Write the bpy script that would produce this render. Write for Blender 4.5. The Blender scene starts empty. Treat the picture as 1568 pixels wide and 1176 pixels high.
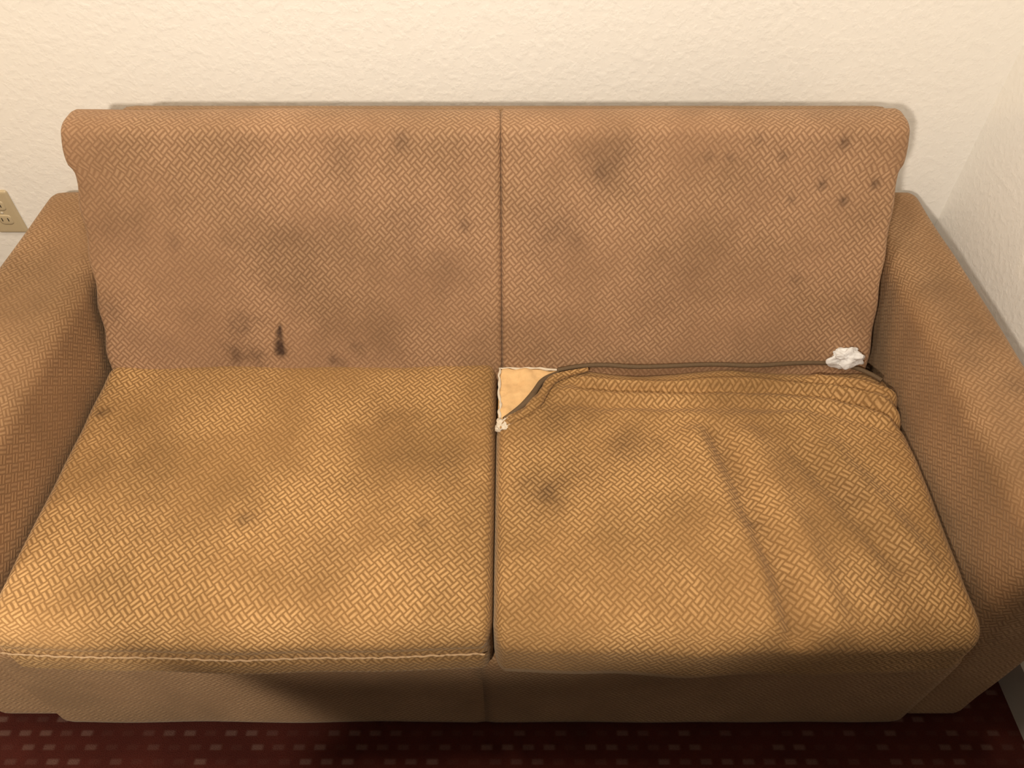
import bpy, bmesh, math, random
import numpy as np
from mathutils import Vector, Matrix, noise
random.seed(3)
sc = bpy.context.scene
sc.view_settings.view_transform = 'Standard'
sc.view_settings.look = 'None'

def lin(r, g, b):
    f = lambda c: (c/255/12.92) if c/255 <= .04045 else ((c/255+.055)/1.055)**2.4
    return (f(r), f(g), f(b), 1)

# ------------------------------------------------------------ node helpers
class NT:
    def __init__(s, nt): s.nt = nt
    def n(s, t, **k):
        nd = s.nt.nodes.new(t)
        for a, b in k.items(): setattr(nd, a, b)
        return nd
    def put(s, sock, v):
        if isinstance(v, bpy.types.NodeSocket): s.nt.links.new(v, sock)
        else: sock.default_value = v
    def m(s, op, a, b=0.0, c=0.0):
        nd = s.n('ShaderNodeMath', operation=op)
        s.put(nd.inputs[0], a); s.put(nd.inputs[1], b); s.put(nd.inputs[2], c)
        return nd.outputs[0]
    def mix(s, f, a, b, blend='MIX'):
        nd = s.n('ShaderNodeMix', data_type='RGBA', blend_type=blend)
        s.put(nd.inputs[0], f); s.put(nd.inputs[6], a); s.put(nd.inputs[7], b)
        return nd.outputs[2]
    def mixf(s, f, a, b):
        nd = s.n('ShaderNodeMix', data_type='FLOAT')
        s.put(nd.inputs[0], f); s.put(nd.inputs[2], a); s.put(nd.inputs[3], b)
        return nd.outputs[0]
    def noise(s, vec, scale, detail=3, rough=.5):
        nd = s.n('ShaderNodeTexNoise')
        s.put(nd.inputs['Vector'], vec)
        nd.inputs['Scale'].default_value = scale
        nd.inputs['Detail'].default_value = detail
        nd.inputs['Roughness'].default_value = rough
        return nd
    def ss(s, v, a, b, lo=0.0, hi=1.0):
        nd = s.n('ShaderNodeMapRange', interpolation_type='SMOOTHSTEP')
        s.put(nd.inputs[0], v)
        for i, q in enumerate((a, b, lo, hi)): nd.inputs[i+1].default_value = q
        return nd.outputs[0]

def newmat(name):
    m = bpy.data.materials.new(name); m.use_nodes = True
    nt = m.node_tree
    b = nt.nodes['Principled BSDF']
    return m, NT(nt), b

def fabric(name, ground, dash, contrast=1.0, w=.0158, worn=.5):
    """tweed upholstery: basket weave of paired raised dashes, turned 45 degrees"""
    m, N, b = newmat(name)
    uv = N.n('ShaderNodeUVMap'); uv.uv_map = 'UVMap'
    obj = N.n('ShaderNodeTexCoord').outputs['Object']
    wob = N.noise(obj, 60, 2)
    wv = N.n('ShaderNodeVectorMath', operation='MULTIPLY_ADD')
    N.put(wv.inputs[0], wob.outputs['Color']); wv.inputs[1].default_value = (.0024,)*3
    N.put(wv.inputs[2], uv.outputs[0])
    mp = N.n('ShaderNodeMapping')
    N.put(mp.inputs['Vector'], wv.outputs[0])
    mp.inputs['Rotation'].default_value = (0, 0, math.radians(47))
    mp.inputs['Scale'].default_value = (1/w, 1/w, 1)
    sx = N.n('ShaderNodeSeparateXYZ'); N.put(sx.inputs[0], mp.outputs[0])
    u, v = sx.outputs[0], sx.outputs[1]
    i, j = N.m('FLOOR', u), N.m('FLOOR', v)
    fu, fv = N.m('FRACT', u), N.m('FRACT', v)
    par = N.m('FLOORED_MODULO', N.m('ADD', N.m('ADD', i, j), .25), 2.0)
    hz = N.m('LESS_THAN', par, 1.0)
    along = N.mixf(hz, fv, fu)
    across = N.m('FRACT', N.m('MULTIPLY', N.mixf(hz, fu, fv), 2.0))
    a1 = N.ss(N.m('ABSOLUTE', N.m('SUBTRACT', across, .5)), .12, .40, 1, 0)
    a2 = N.ss(N.m('ABSOLUTE', N.m('SUBTRACT', along, .5)), .38, .54, 1, 0)
    mask = N.m('MULTIPLY', a1, a2)
    big = N.noise(obj, 5.5, 3, .55).outputs['Fac']
    fine = N.noise(obj, 140, 2, .6).outputs['Fac']
    wear = N.m('MULTIPLY', N.ss(big, .32, .68, .42*contrast, 1.0*contrast), N.ss(fine, .25, .6, .6, 1))
    fac = N.m('MULTIPLY', mask, wear)
    col = N.mix(fac, ground, dash)
    th = N.noise(uv.outputs[0], 700, 2, .7).outputs['Fac']
    col = N.mix(1.0, col, N.mix(th, (.72, .72, .72, 1), (1.25, 1.25, 1.25, 1)), 'MULTIPLY')
    g = N.noise(obj, 3.2, 4, .6).outputs['Fac']
    gm = N.ss(g, .40, .68, 0, worn)
    col = N.mix(gm, col, N.mix(1.0, col, (.70, .70, .66, 1), 'MULTIPLY'))
    g2 = N.noise(obj, 8, 4, .65).outputs['Fac']
    col = N.mix(N.ss(g2, .48, .75, 0, worn*.4), col, N.mix(1.0, col, (.66, .63, .60, 1), 'MULTIPLY'))
    at = N.n('ShaderNodeAttribute'); at.attribute_name = 'stain_shade'
    nb = N.noise(obj, 28, 4, .65).outputs['Fac']
    sf = N.m('MULTIPLY', at.outputs['Fac'], N.ss(nb, .3, .62, .6, 1.1))
    sfc = N.m('MINIMUM', sf, 1.0)
    col = N.mix(sfc, col, N.mix(1.0, col, (.17, .15, .16, 1), 'MULTIPLY'))
    N.put(b.inputs['Base Color'], col)
    N.put(b.inputs['Roughness'], N.mixf(fac, .85, .6))
    b.inputs['Sheen Weight'].default_value = .15
    b.inputs['Sheen Roughness'].default_value = .5
    b.inputs['Sheen Tint'].default_value = (1, .85, .65, 1)
    b.inputs['Specular IOR Level'].default_value = .25
    bp = N.n('ShaderNodeBump'); bp.inputs['Strength'].default_value = .4
    bp.inputs['Distance'].default_value = .0012
    N.put(bp.inputs['Height'], N.m('ADD', mask, N.m('MULTIPLY', th, .5)))
    N.put(b.inputs['Normal'], bp.outputs[0])
    return m

def plain(name, c, rough=.8, bump=0, bscale=200, var=.15):
    m, N, b = newmat(name)
    obj = N.n('ShaderNodeTexCoord').outputs['Object']
    nz = N.noise(obj, bscale, 3).outputs['Fac']
    dk = tuple(x*(1-var) for x in c[:3])+(1,)
    N.put(b.inputs['Base Color'], N.mix(nz, dk, c))
    b.inputs['Roughness'].default_value = rough
    if bump:
        bp = N.n('ShaderNodeBump'); bp.inputs['Strength'].default_value = bump
        bp.inputs['Distance'].default_value = .002
        N.put(bp.inputs['Height'], nz); N.put(b.inputs['Normal'], bp.outputs[0])
    return m

# ------------------------------------------------------------ mesh helpers
def root(name, loc):
    e = bpy.data.objects.new(name, None); e.empty_display_size = .1
    e.location = loc; sc.collection.objects.link(e); return e

def adopt(o, p):
    bpy.context.view_layer.update()
    o.parent = p; o.matrix_parent_inverse = Matrix.Translation(p.location).inverted()

def rbox(name, lo, hi, rneg, rpos, step, mat, deform=None, stain_shade=None, parent=None, uvoff=(0, 0)):
    """six-patch rounded box with elliptical corner radii, metric UVs and an optional deformation"""
    lo = np.array(lo, float); hi = np.array(hi, float)
    rn = np.array(rneg, float); rp = np.array(rpos, float)
    cnt = [max(2, int(round((hi[a]-lo[a])/step))) for a in range(3)]
    axis = [np.linspace(lo[a], hi[a], cnt[a]+1) for a in range(3)]
    V = []; F = []; UV = []
    for ax in range(3):
        a, b2 = [(1, 2), (0, 2), (0, 1)][ax]
        for side in (0, 1):
            base = len(V)
            A, B = axis[a], axis[b2]
            for pa in A:
                for pb in B:
                    p = [0, 0, 0]; p[ax] = lo[ax] if side == 0 else hi[ax]; p[a] = pa; p[b2] = pb
                    V.append(p)
                    if ax == 2: uv = (p[0], (p[1]-lo[1]) if side else -(p[1]))
                    elif ax == 1: uv = (p[0], (p[2]-hi[2]))
                    else: uv = ((hi[2]-p[2])*(1 if side else -1)+p[ax], p[1]-lo[1])
                    UV.append((uv[0]+uvoff[0], uv[1]+uvoff[1]))
            nb = len(B)
            for i in range(len(A)-1):
                for j in range(nb-1):
                    q = [base+i*nb+j, base+(i+1)*nb+j, base+(i+1)*nb+j+1, base+i*nb+j+1]
                    flip = (side == 0) if ax != 1 else (side == 1)
                    F.append(q[::-1] if flip else q)
    P = np.array(V)
    Q = np.minimum(np.maximum(P, lo+rn), hi-rp)
    D = P-Q
    R = np.where(D < 0, rn, rp); R[R == 0] = 1e-6
    E = D/R
    L = np.linalg.norm(E, axis=1); L[L == 0] = 1
    P2 = Q+R*E/L[:, None]
    me = bpy.data.meshes.new(name)
    me.from_pydata([tuple(x) for x in P2], [], F)
    ul = me.uv_layers.new(name='UVMap')
    vi = np.empty(len(me.loops), dtype=np.int32); me.loops.foreach_get('vertex_index', vi)
    ul.data.foreach_set('uv', np.array(UV)[vi].ravel())
    bm = bmesh.new(); bm.from_mesh(me)
    bmesh.ops.remove_doubles(bm, verts=bm.verts, dist=1e-5)
    bmesh.ops.recalc_face_normals(bm, faces=bm.faces)
    for f in bm.faces: f.smooth = True
    if deform:
        for v in bm.verts: v.co = deform(v.co.copy())
    bm.to_mesh(me); bm.free()
    at = me.attributes.new('stain_shade', 'FLOAT', 'POINT')  # holds stains, plus the shade painted on the seat cushion fronts
    if stain_shade:
        at.data.foreach_set('value', [stain_shade(v.co) for v in me.vertices])
    me.materials.append(mat)
    o = bpy.data.objects.new(name, me); sc.collection.objects.link(o)
    if parent: adopt(o, parent)
    return o

def tube(name, pts, r, mat, parent, res=4, smooth=True, radii=None):
    cu = bpy.data.curves.new(name, 'CURVE'); cu.dimensions = '3D'
    s = cu.splines.new('NURBS' if smooth else 'POLY'); s.points.add(len(pts)-1)
    for i, p in enumerate(pts):
        s.points[i].co = (*p, 1); s.points[i].radius = radii[i] if radii else 1
    if smooth: s.use_endpoint_u = True; s.order_u = 3
    cu.bevel_depth = r; cu.bevel_resolution = res; cu.use_fill_caps = True
    cu.resolution_u = 6
    tmp = bpy.data.objects.new(name+'_c', cu); sc.collection.objects.link(tmp)
    dg = bpy.context.evaluated_depsgraph_get(); dg.update()
    me = bpy.data.meshes.new_from_object(tmp.evaluated_get(dg)); me.name = name
    bpy.data.objects.remove(tmp)
    for p in me.polygons: p.use_smooth = True
    me.materials.clear(); me.materials.append(mat)
    o = bpy.data.objects.new(name, me); sc.collection.objects.link(o)
    if not me.uv_layers: me.uv_layers.new(name='UVMap')
    uvl = me.uv_layers[0]; uvl.name = 'UVMap'
    for l in me.loops:
        c = me.vertices[l.vertex_index].co; uvl.data[l.index].uv = (c.x, c.y+c.z)
    adopt(o, parent); return o

def dseg(p, pts):
    best = 9
    for a, b in zip(pts[:-1], pts[1:]):
        ax, ay = a; bx, by = b
        dx, dy = bx-ax, by-ay
        t = max(0, min(1, ((p[0]-ax)*dx+(p[1]-ay)*dy)/(dx*dx+dy*dy)))
        d = math.hypot(p[0]-ax-t*dx, p[1]-ay-t*dy)
        if d < best: best = d
    return best
G = lambda d, s: math.exp(-(d/s)**2)
def fb(x, y, z, s): return noise.noise(Vector((x*s, y*s, z*s)))
def fb3(x, y, z, s): return fb(x, y, z, s)+.5*fb(x, y, z+7, s*2.1)+.25*fb(x+5, y, z, s*4.3)
def blot(x, y, cx, cy, r):
    wx = .45*r*fb(x+cx, y, 2, .9/max(r, .01)); wy = .45*r*fb(x, y+cy, 9, .9/max(r, .01))
    return G(math.hypot(x-cx+wx, y-cy+wy), r)

def slab(name, lo, hi, mat):
    me = bpy.data.meshes.new(name); bm = bmesh.new()
    bmesh.ops.create_cube(bm, size=1)
    for v in bm.verts:
        v.co = Vector([(lo[i]+hi[i])/2+v.co[i]*(hi[i]-lo[i]) for i in range(3)])
    bm.to_mesh(me); bm.free(); me.materials.append(mat)
    o = bpy.data.objects.new(name, me); sc.collection.objects.link(o); return o

# ------------------------------------------------------------ materials
fab_back = fabric('fabric_back', lin(142, 108, 80), lin(192, 155, 120), .78, worn=.65)  # back pinker, seat yellower: mixed lighting put into one upholstery's colour
fab_seat = fabric('fabric_seat', lin(134, 99, 58), lin(204, 163, 110), .90, worn=.65)
fab_arm = fabric('fabric_arm', lin(134, 101, 69), lin(184, 148, 110), .75, worn=.7)
foam = plain('foam', lin(228, 188, 134), .9, .7, 90, .25)
lining = plain('white_lining', lin(215, 203, 184), .9, .5, 300, .2)
stuff = plain('stuffing', lin(226, 226, 226), .95, .6, 150, .12)
thread = plain('thread', lin(190, 158, 120), .8, .4, 400, .3)
ziptape = plain('zipper_tape', lin(100, 80, 56), .8, .4, 300, .3)

m_wall, N, b = newmat('wall_paint')
obj = N.n('ShaderNodeTexCoord').outputs['Object']
b.inputs['Base Color'].default_value = lin(243, 240, 234)
b.inputs['Roughness'].default_value = .6
n1 = N.noise(obj, 75, 3, .5).outputs['Fac']; n2 = N.noise(obj, 35, 2, .5).outputs['Fac']
bp = N.n('ShaderNodeBump'); bp.inputs['Strength'].default_value = .18; bp.inputs['Distance'].default_value = .003
N.put(bp.inputs['Height'], N.m('ADD', N.ss(n1, .4, .7), n2)); N.put(b.inputs['Normal'], bp.outputs[0])
m_ceil = plain('ceiling_paint', lin(225, 220, 210), .9, .3, 120, .05)
m_trim = plain('trim_paint', lin(214, 206, 190), .5, 0, 50, .03)
m_plate = plain('outlet_plastic', lin(196, 180, 148), .35, 0, 50, .03)
m_dark = plain('slot_dark', lin(60, 52, 42), .6, 0, 50, .03)

m_carpet, N, b = newmat('carpet')
obj = N.n('ShaderNodeTexCoord').outputs['Object']
s = N.n('ShaderNodeSeparateXYZ'); N.put(s.inputs[0], obj)
RW = .026
ry = N.m('DIVIDE', s.outputs[1], RW)
row = N.m('FLOOR', ry); ff = N.m('FRACT', ry)
xx = N.m('DIVIDE', N.m('ADD', s.outputs[0], N.m('MULTIPLY', row, .017)), .040)
fx = N.m('FRACT', xx)
mk = N.m('MULTIPLY', N.m('MULTIPLY', N.ss(ff, .25, .4), N.ss(ff, .6, .8, 1, 0)), N.m('MULTIPLY', N.ss(fx, .1, .25), N.ss(fx, .6, .8, 1, 0)))
wn = N.n('ShaderNodeTexWhiteNoise', noise_dimensions='2D')
cb = N.n('ShaderNodeCombineXYZ'); N.put(cb.inputs[0], N.m('FLOOR', xx)); N.put(cb.inputs[1], row); N.put(wn.inputs['Vector'], cb.outputs[0])
mk = N.m('MULTIPLY', mk, N.ss(wn.outputs[0], .25, .8, .05, .36))
pn = N.noise(obj, 420, 3, .7).outputs['Fac']; pl = N.noise(obj, 12, 3).outputs['Fac']
base = N.mix(pl, lin(62, 26, 20), lin(86, 39, 30))
c = N.mix(mk, base, lin(130, 104, 92))
c = N.mix(1.0, c, N.mix(pn, (.4, .4, .4, 1), (1.4, 1.4, 1.4, 1)), 'MULTIPLY')
N.put(b.inputs['Base Color'], c); b.inputs['Roughness'].default_value = .95
b.inputs['Specular IOR Level'].default_value = .1
bp = N.n('ShaderNodeBump'); bp.inputs['Strength'].default_value = .8; bp.inputs['Distance'].default_value = .004
N.put(bp.inputs['Height'], pn); N.put(b.inputs['Normal'], bp.outputs[0])

# ------------------------------------------------------------ room
YW, XR = 1.50, 1.00
slab('floor', (-3.2, -3.0, -.05), (XR+.1, YW+.1, 0), m_carpet)
slab('wall_back', (-3.2, YW, 0), (XR+.1, YW+.1, 2.5), m_wall)
slab('wall_right', (XR, -3.0, 0), (XR+.1, YW, 2.5), m_wall)
slab('ceiling', (-3.2, -3.0, 2.5), (XR+.1, YW+.1, 2.6), m_ceil)
slab('baseboard_back', (-3.2, YW-.012, 0), (XR, YW, .09), m_trim)
slab('baseboard_right', (XR-.012, -3.0, 0), (XR, YW-.012, .09), m_trim)

OX = -1.184
outlet = root('wall_outlet', (OX, YW, .517))
rbox('cover_plate', (OX-.035, YW-.006, .459), (OX+.035, YW+.001, .575), (.006, .005, .006), (.006, 0, .006), .003, m_plate, parent=outlet)
for k, zc in enumerate((.498, .536)):
    rbox('socket_%d' % (k+1), (OX-.016, YW-.008, zc-.014), (OX+.016, YW-.004, zc+.014), (.012, .002, .008), (.012, 0, .008), .003, m_plate, parent=outlet)
    for q, dx in enumerate((-.007, .007)):
        rbox('slot_%d_%d' % (k+1, q+1), (OX+dx-.001, YW-.0085, zc-.003), (OX+dx+.001, YW-.007, zc+.006), (0, 0, 0), (0, 0, 0), .003, m_dark, parent=outlet)
rbox('screw', (OX-.003, YW-.0075, .514), (OX+.003, YW-.005, .520), (.003, .001, .003), (.003, 0, .003), .001, m_trim, parent=outlet)

# ------------------------------------------------------------ sofa
sofa = root('loveseat_sofa', (-.05, 1.0, 0))
SX = -.030     # seam between seat cushions

def arm_def(sgn):
    def f(p):
        t = max(0, min(1, (p.z-.1)/.5))
        p.x += sgn*.008*math.sin(t*math.pi)*-1
        p.z += .006*fb(p.x, p.y, p.z, 5)*t
        p.x += .003*fb(p.x+4, p.y, p.z, 7)
        return p
    return f
def arm_stain(p):
    s = 0
    s += .32*blot(p.x, p.y, .82, .99, .05)+.25*blot(p.x, p.y, .80, 1.10, .05)
    s += .30*blot(p.x, p.y, .84, .86, .03)+.2*blot(p.x, p.y, .78, .92, .04)
    return min(.7, s+.12*max(0, fb3(p.x, p.y, p.z, 5)))
rbox('arm_right', (.742, .536, .006), (.888, 1.452, .616), (.035, .03, .02), (.03, .04, .035), .012, fab_arm, arm_def(-1), arm_stain, sofa)
rbox('arm_left', (-1.012, .536, .006), (-.814, 1.452, .616), (.03, .03, .02), (.04, .04, .035), .012, fab_arm, arm_def(1), arm_stain, sofa)

def base_def(p):
    if p.y < .6: p.y += .003*fb(p.x, p.y, p.z, 6)
    return p
bst = lambda p: .12*max(0, fb3(p.x, p.y, p.z, 5))
rbox('base_left', (-.872, .521, .006), (-.050, 1.33, .335), (.012, .012, .012), (.003, .01, .01), .02, fab_arm, base_def, bst, sofa)
rbox('base_right', (-.053, .521, .006), (.755, 1.33, .31), (.003, .012, .012), (.012, .01, .01), .02, fab_arm, base_def, bst, sofa)

# back frame (leans with the back)
SL = .41
def frame_def(p):
    p.y += .36*max(0, p.z-.45)
    return p
rbox('back_frame', (-.735, 1.13, .012), (.708, 1.212, .864), (.03, .02, .01), (.03, .04, .035), .02, fab_arm, frame_def, None, sofa)

# back cushions
BL, BR, BS = -.812, .718, -.020
ZT = .877
def lift(x, z):
    # stains were measured on a steeper plane; slide them onto the real slope of the back
    y = 1.06+.33*(z-.45); d = 1.55-z
    k = (1.062+SL*1.1)/(y+SL*d)
    return x*k, 1.55-d*k
back_raw = [ # x, z, r, strength
 (-.524, .542, .024, .42), (-.490, .550, .02, .25), (-.548, .482, .022, .45), (-.510, .475, .022, .4), (-.355, .468, .012, .5), (-.340, .462, .01, .4),
 (-.306, .495, .014, .35), (-.183, .721, .06, .22), (-.12, .66, .06, .22), (-.19, .62, .05, .12), (-.62, .70, .015, .25),
 (.155, .822, .018, .42), (.17, .835, .05, .30), (.078, .72, .05, .30), (.04, .74, .03, .26), (.11, .71, .02, .26),
 (.547, .80, .008, .65), (.589, .772, .009, .7), (.641, .80, .008, .65), (.496, .775, .008, .45), (.53, .63, .013, .3),
 (.573, .865, .009, .65), (.378, .845, .008, .4), (.340, .845, .009, .4), (.470, .845, .009, .4), (.425, .872, .008, .45), (-.19, .868, .016, .35),
 (-.70, .70, .05, .13), (-.45, .79, .05, .15), (.28, .60, .06, .15), (-.30, .845, .04, .16), (-.085, .73, .012, .35), (-.42, .62, .12, .13), (-.76, .58, .03, .25)]
back_spots = [(*lift(x, z), r, a) for x, z, r, a in back_raw]
drip = [lift(-.450, .540), lift(-.457, .510), lift(-.457, .488)]
def back_stain_tone(p):
    s = 0
    for x, z, r, a in back_spots: s = max(s, a*blot(p.x, p.z, x, z, r))
    d = dseg((p.x, p.z), drip)
    wd = .003+.007*max(0, (drip[0][1]-p.z)/.05)
    s = max(s, 1.5*G(d, max(.003, min(.011, wd))))
    s += .12*max(0, fb3(p.x, p.y, p.z, 4.5))
    s += .10*G(p.z-.46, .06)  # darker band low on the back, just above the seat
    return min(1, s)
def back_def(xa, xb):
    def f(p):
        u = (p.x-xa)/(xb-xa)*2-1; zz = (p.z-.40)/(ZT-.40); w = max(-1, min(1, zz*2-1))
        side = (p.x-BS)/(.77)
        if p.y < 1.11:
            p.y -= .007*(1-u**6)*(1-w*w)
        p.y += .004*fb(p.x, 0, p.z, 5)
        p.y += SL*(p.z-.45)
        p.x -= .018*side*max(0, min(1, (p.z-.47)/.3))
        t = max(0, min(1, (p.z-.800)/.014)); t = t*t*(3-2*t)
        p.x += .007*t*side*abs(side)**4
        p.x += .002*math.sin(p.z*70)*abs(side)**8*(1 if side > 0 else -1)
        p.z += .003*fb(p.x, p.y, 3, 4)*zz
        return p
    return f
rbox('back_cushion_left', (BL, 1.062, .40), (BS+.001, 1.142, ZT), (.014, .03, .03), (.005, .035, .018), .0065, fab_back, back_def(BL, BS), back_stain_tone, sofa)
rbox('back_cushion_right', (BS-.001, 1.062, .40), (BR, 1.142, ZT), (.005, .03, .03), (.014, .035, .018), .0065, fab_back, back_def(BS, BR), back_stain_tone, sofa)

# seat cushions
seatL = [(-.778, .940, .011, .75), (-.766, .945, .008, .6), (-.444, .701, .014, .5), (-.425, .705, .009, .4), (-.238, .927, .06, .28), (-.109, .806, .05, .24), (-.20, .86, .05, .2), (-.15, .69, .012, .3), (-.30, .62, .06, .08)]
def seatL_stain_shade(p):
    s = 0
    for x, y, r, a in seatL: s = max(s, a*blot(p.x, p.y, x, y, r))
    s += .10*max(0, fb3(p.x, p.y, p.z, 4.5))
    if p.y < .52: s += .15*max(0, min(1, (.425-p.z)/.02))  # painted shade: front face darkened below the top roll
    return min(1, s)
def frontL(x): return -.007*math.cos((x+.42)*4)+.003*fb(x, 1, 1, 8)
def seatL_def(p):
    u = (p.x+.42)/.39; w = (p.y-.79)/.28
    top = max(0, min(1, (p.z-.39)/.05))
    if p.y < .60: p.y += frontL(p.x)*(1-max(0, (p.y-.53)/.07))
    p.z += top*(.010*(1-min(1, abs(u))**3)*(1-min(1, abs(w))**4) + .006*fb3(p.x, p.y, 1, 5))
    if p.y < .56:
        p.y += .004*G(p.z-.397, .007)+.004*G(p.z-.377, .006)
        p.z -= .006*G(p.x+.42, .25)*(1-top)
    return p
rbox('seat_cushion_left', (-.816, .500, .318), (SX-.0005, 1.085, .450), (.03, .045, .012), (.018, .035, .038), .007, fab_seat, seatL_def, seatL_stain_shade, sofa)

seatR = [(.058, .764, .036, .58), (.030, .775, .02, .4), (.209, .850, .035, .4), (.081, .927, .045, .36), (.13, .93, .03, .3), (.570, .751, .05, .3), (.26, .86, .02, .26),
         (.12, .80, .04, .22), (.62, .62, .05, .22), (.45, .95, .06, .15), (.03, .86, .03, .22)]
crease = [(.375, .88), (.395, .78), (.405, .70), (.425, .60), (.43, .52)]
crease2 = [(.52, .84), (.57, .72), (.62, .62)]
foldB = [(.14, 1.022), (.30, 1.012), (.50, 1.018), (.62, 1.000), (.70, .965), (.735, .93)]
foldC = [(.60, 1.035), (.68, 1.015), (.735, .975)]
foldD = [(.10, .985), (.25, .975), (.42, .985), (.58, .965), (.70, .92)]
foldE = [(.20, .935), (.40, .925), (.55, .93)]
def seatR_stain_shade(p):
    s = 0
    for x, y, r, a in seatR: s = max(s, a*blot(p.x, p.y, x, y, r))
    s = max(s, .22*G(dseg((p.x, p.y), crease), .018), .16*G(dseg((p.x, p.y), crease2), .03))  # darker along both creases
    s = max(s, .5*blot(p.x, p.y, .405, .695, .015))
    s += .10*max(0, fb3(p.x+3, p.y, p.z, 4.5))
    if p.y < .50: s += .12*max(0, min(1, (.42-p.z)/.03))  # this front face is darkened in the colour to imitate shade
    return min(1, s)
def tri_in(x, y):
    return (y-.908)-(x+.03)*(1.05-.908)/.130 + .008*math.sin(x*90)
def seatR_def(p):
    x0, y0 = p.x, p.y
    u = (p.x-.355)/.39; w = (p.y-.79)/.29
    top = max(0, min(1, (p.z-.39)/.05))
    h = .012*(1-min(1, abs(u))**3)*(1-min(1, abs(w))**4)+.010*fb3(x0, y0, 5, 4.5)
    h -= .014*G(dseg((x0, y0), crease), .020)
    h += .013*G(dseg((x0+.040, y0), crease), .026)+.013*G(dseg((x0-.055, y0), crease), .03)
    h -= .011*G(dseg((x0, y0), crease2), .024)
    h += .010*G(dseg((x0-.05, y0), crease2), .026)
    h += .012*G(dseg((x0, y0), foldB), .009)-.010*G(dseg((x0, y0+.02), foldB), .010)
    h += .014*G(dseg((x0, y0), foldC), .012)
    h += .008*G(dseg((x0, y0), foldD), .013)-.005*G(dseg((x0, y0+.025), foldD), .012)
    h += .006*G(dseg((x0, y0), foldE), .014)
    h += .003*math.sin(y0*120+x0*14)*G(y0-.99, .035)*(1 if x0 > .1 else .3)
    p.z += top*h
    d = tri_in(x0, y0)
    if d > -.004 and x0 < .13:
        p.z -= top*.055*min(1, (d+.004)/.006)
        if top < .5: p.z = min(p.z, .40)
    if y0 > 1.0:
        p.y += (.006*math.sin(x0*17)-.006+.012*(x0-.3))*min(1, (y0-1.0)/.05)
    if y0 < .60:
        k = 1-max(0, (y0-.53)/.07)
        p.y += (-.010*math.cos((x0-.36)*4)+.005*fb(x0, 3, 1, 9))*k
        p.z -= .008*G(x0-.1, .2)*(1-top)
        p.y += .008*max(0, (.345-p.z)/.03)
    if x0 > .6: p.x += -.012*max(0, (.75-y0)/.25)*(x0-.6)/.14
    p.x += .012*G(math.hypot(x0-.73, y0-1.0), .05)
    return p
rbox('seat_cushion_right', (SX+.0005, .494, .302), (.738, 1.072, .450), (.022, .045, .02), (.035, .035, .035), .006, fab_seat, seatR_def, seatR_stain_shade, sofa)

# exposed foam corner
rbox('exposed_foam', (SX+.003, .91, .39), (.10, 1.062, .447), (.008, .012, .01), (.012, .01, .010), .004, foam, lambda p: p+Vector((0, 0, .007*fb3(p.x, p.y, p.z, 22))), None, sofa)
tube('torn_hem', [(-.022, .900, .452), (-.006, .915, .459), (.022, .926, .460), (.044, .952, .462), (.060, .978, .462), (.074, 1.014, .462), (.105, 1.033, .461), (.15, 1.045, .460)],
     .0085, fab_seat, sofa, radii=[.5, 1.0, .9, 1.6, .9, 1.2, .7, .5])
tube('torn_hem_lining', [(-.014, .922, .452), (.010, .942, .458), (.034, .964, .459), (.046, .992, .459), (.062, 1.022, .458), (.092, 1.042, .456)],
     .0065, ziptape, sofa, radii=[.9, .6, 1.4, .8, 1.0, .4])
rr = random.Random(5)
def ragged(a, b, n, amp):
    return [tuple(a[k]+(b[k]-a[k])*i/(n-1)+rr.uniform(-amp, amp)*(1 if k < 2 else .5) for k in range(3)) for i in range(n)]
tube('lining_edge', ragged((-.025, 1.058, .448), (-.024, .915, .448), 16, .0025), .0028, lining, sofa, radii=[rr.uniform(.4, 1.5) for _ in range(16)])
tube('lining_back_edge', ragged((-.025, 1.060, .448), (.11, 1.056, .449), 14, .0025), .0024, lining, sofa, radii=[rr.uniform(.3, 1.3) for _ in range(14)])
tube('zipper_edge', [(.09, 1.046, .456), (.13, 1.056, .459), (.19, 1.058, .460), (.24, 1.049, .462), (.31, 1.052, .462), (.40, 1.058, .462), (.48, 1.052, .462), (.56, 1.062, .461), (.64, 1.066, .458), (.70, 1.05, .455), (.725, 1.02, .455)],
     .0045, ziptape, sofa)

def tuft(name, c, s, mat, seed, amp=.55):
    """crumpled wad of fibre: one heavily folded blob"""
    bm = bmesh.new()
    bmesh.ops.create_icosphere(bm, subdivisions=5, radius=1)
    for v in bm.verts:
        d = v.co.normalized()
        q = d*1.3+Vector((seed, 0, 0))
        r = 1+amp*noise.noise(q*1.3)+.22*(1-abs(noise.noise(q*2.2))*2.4)*.6+.06*noise.noise(q*7)
        v.co = Vector((d.x*s[0]*r, d.y*s[1]*r, d.z*s[2]*r))+Vector(c)
    for f in bm.faces: f.smooth = True
    me = bpy.data.meshes.new(name); bm.to_mesh(me); bm.free(); me.materials.append(mat)
    o = bpy.data.objects.new(name, me); sc.collection.objects.link(o); adopt(o, sofa)
tuft('polyester_stuffing', (.662, 1.064, .474), (.030, .015, .021), stuff, 4.3)
tuft('corner_stuffing', (-.014, .910, .450), (.014, .015, .011), lining, 7.7)

# stitched seam on the left cushion front
pts = []
for i in range(160):
    x = -.80+i*(.758/159)
    pts.append((x, .500+frontL(x)-.0003+.0006*math.sin(i*1.3), .387-.006*G(x+.42, .25)+.0010*math.sin(i*.9)))
tube('front_seam_piping', pts, .0019, thread, sofa, res=2, smooth=False, radii=[.4+.8*abs(math.sin(i*1.7)) for i in range(160)])

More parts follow.
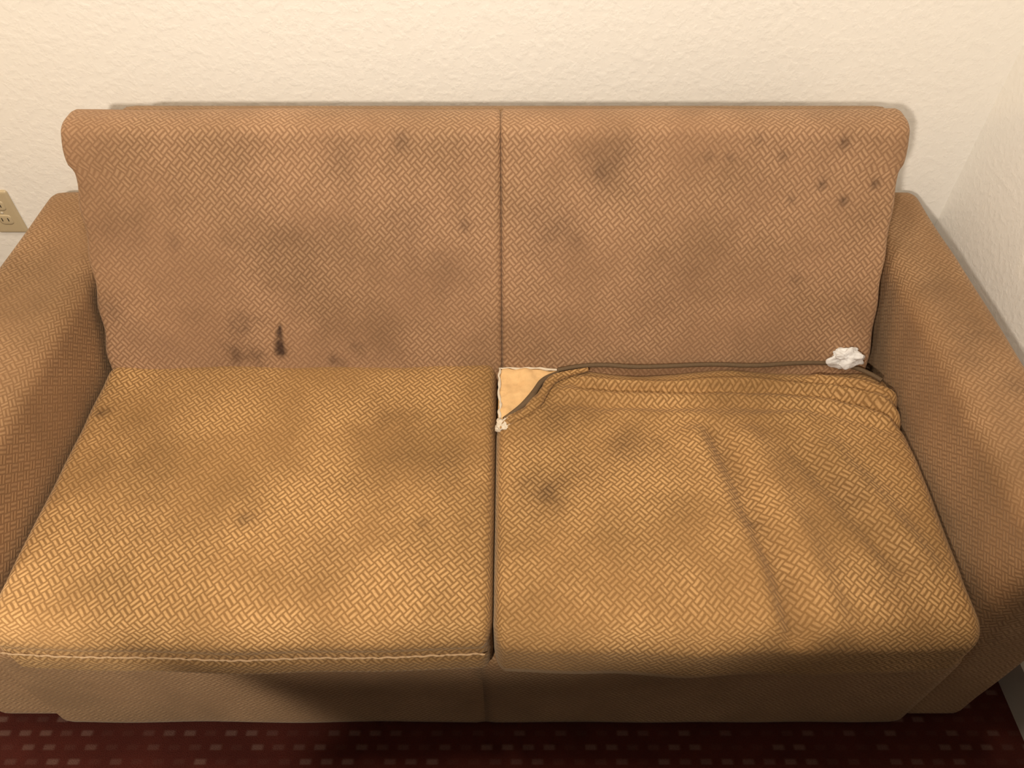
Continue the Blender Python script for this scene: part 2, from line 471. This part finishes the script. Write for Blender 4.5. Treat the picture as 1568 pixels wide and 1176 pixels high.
# ------------------------------------------------------------ lights
def area(name, loc, tgt, size, power, col, spread=180):
    l = bpy.data.lights.new(name, 'AREA'); l.shape = 'DISK'; l.size = size
    l.energy = power; l.color = col; l.spread = math.radians(spread)
    o = bpy.data.objects.new(name, l); sc.collection.objects.link(o); o.location = loc
    o.rotation_euler = (Vector(tgt)-Vector(loc)).to_track_quat('-Z', 'Y').to_euler()
    return o
def spot(name, loc, tgt, ang, blend, size, power, col):
    l = bpy.data.lights.new(name, 'SPOT'); l.energy = power; l.color = col
    l.spot_size = math.radians(ang); l.spot_blend = blend; l.shadow_soft_size = size
    o = bpy.data.objects.new(name, l); sc.collection.objects.link(o); o.location = loc
    o.rotation_euler = (Vector(tgt)-Vector(loc)).to_track_quat('-Z', 'Y').to_euler()
area('overhead_key', (-.20, .70, 2.42), (-.10, 1.0, .5), .20, 15, (1, .88, .72))  # added overhead key, set back so the sofa front stays dark
spot('front_key_spot', (-.40, -.62, 1.76), (-.25, 1.5, 1.72), 105, .08, .04, 118, (1, .87, .72))  # added key spot; cone's lower edge imitates a standing person's shadow
area('floor_lamp_glow', (-1.9, .75, 1.25), (-.9, 1.5, .8), .22, 5, (1, .70, .38))
spot('left_base_spot', (-1.30, -.35, 1.05), (-.84, .52, .12), 34, .4, .04, 70, (1, .90, .76))  # added spot that makes the lit patch on the left base
area('cool_fill', (-.2, -2.6, 2.1), (.3, 1.5, .9), 1.0, 4, (.85, .92, 1))  # added cool fill from behind the camera; no window is known there
w = bpy.data.worlds.new('World'); sc.world = w; w.use_nodes = True
w.node_tree.nodes['Background'].inputs[0].default_value = (1, .88, .75, 1)
w.node_tree.nodes['Background'].inputs[1].default_value = .08

# ------------------------------------------------------------ camera
cam = bpy.data.cameras.new('camera'); cam.lens = 26.84; cam.sensor_width = 36
co = bpy.data.objects.new('camera', cam); sc.collection.objects.link(co)
co.location = (0, 0, 1.55); co.rotation_euler = (math.radians(90-47.3), 0, 0)
cam.clip_start = .02
sc.camera = co
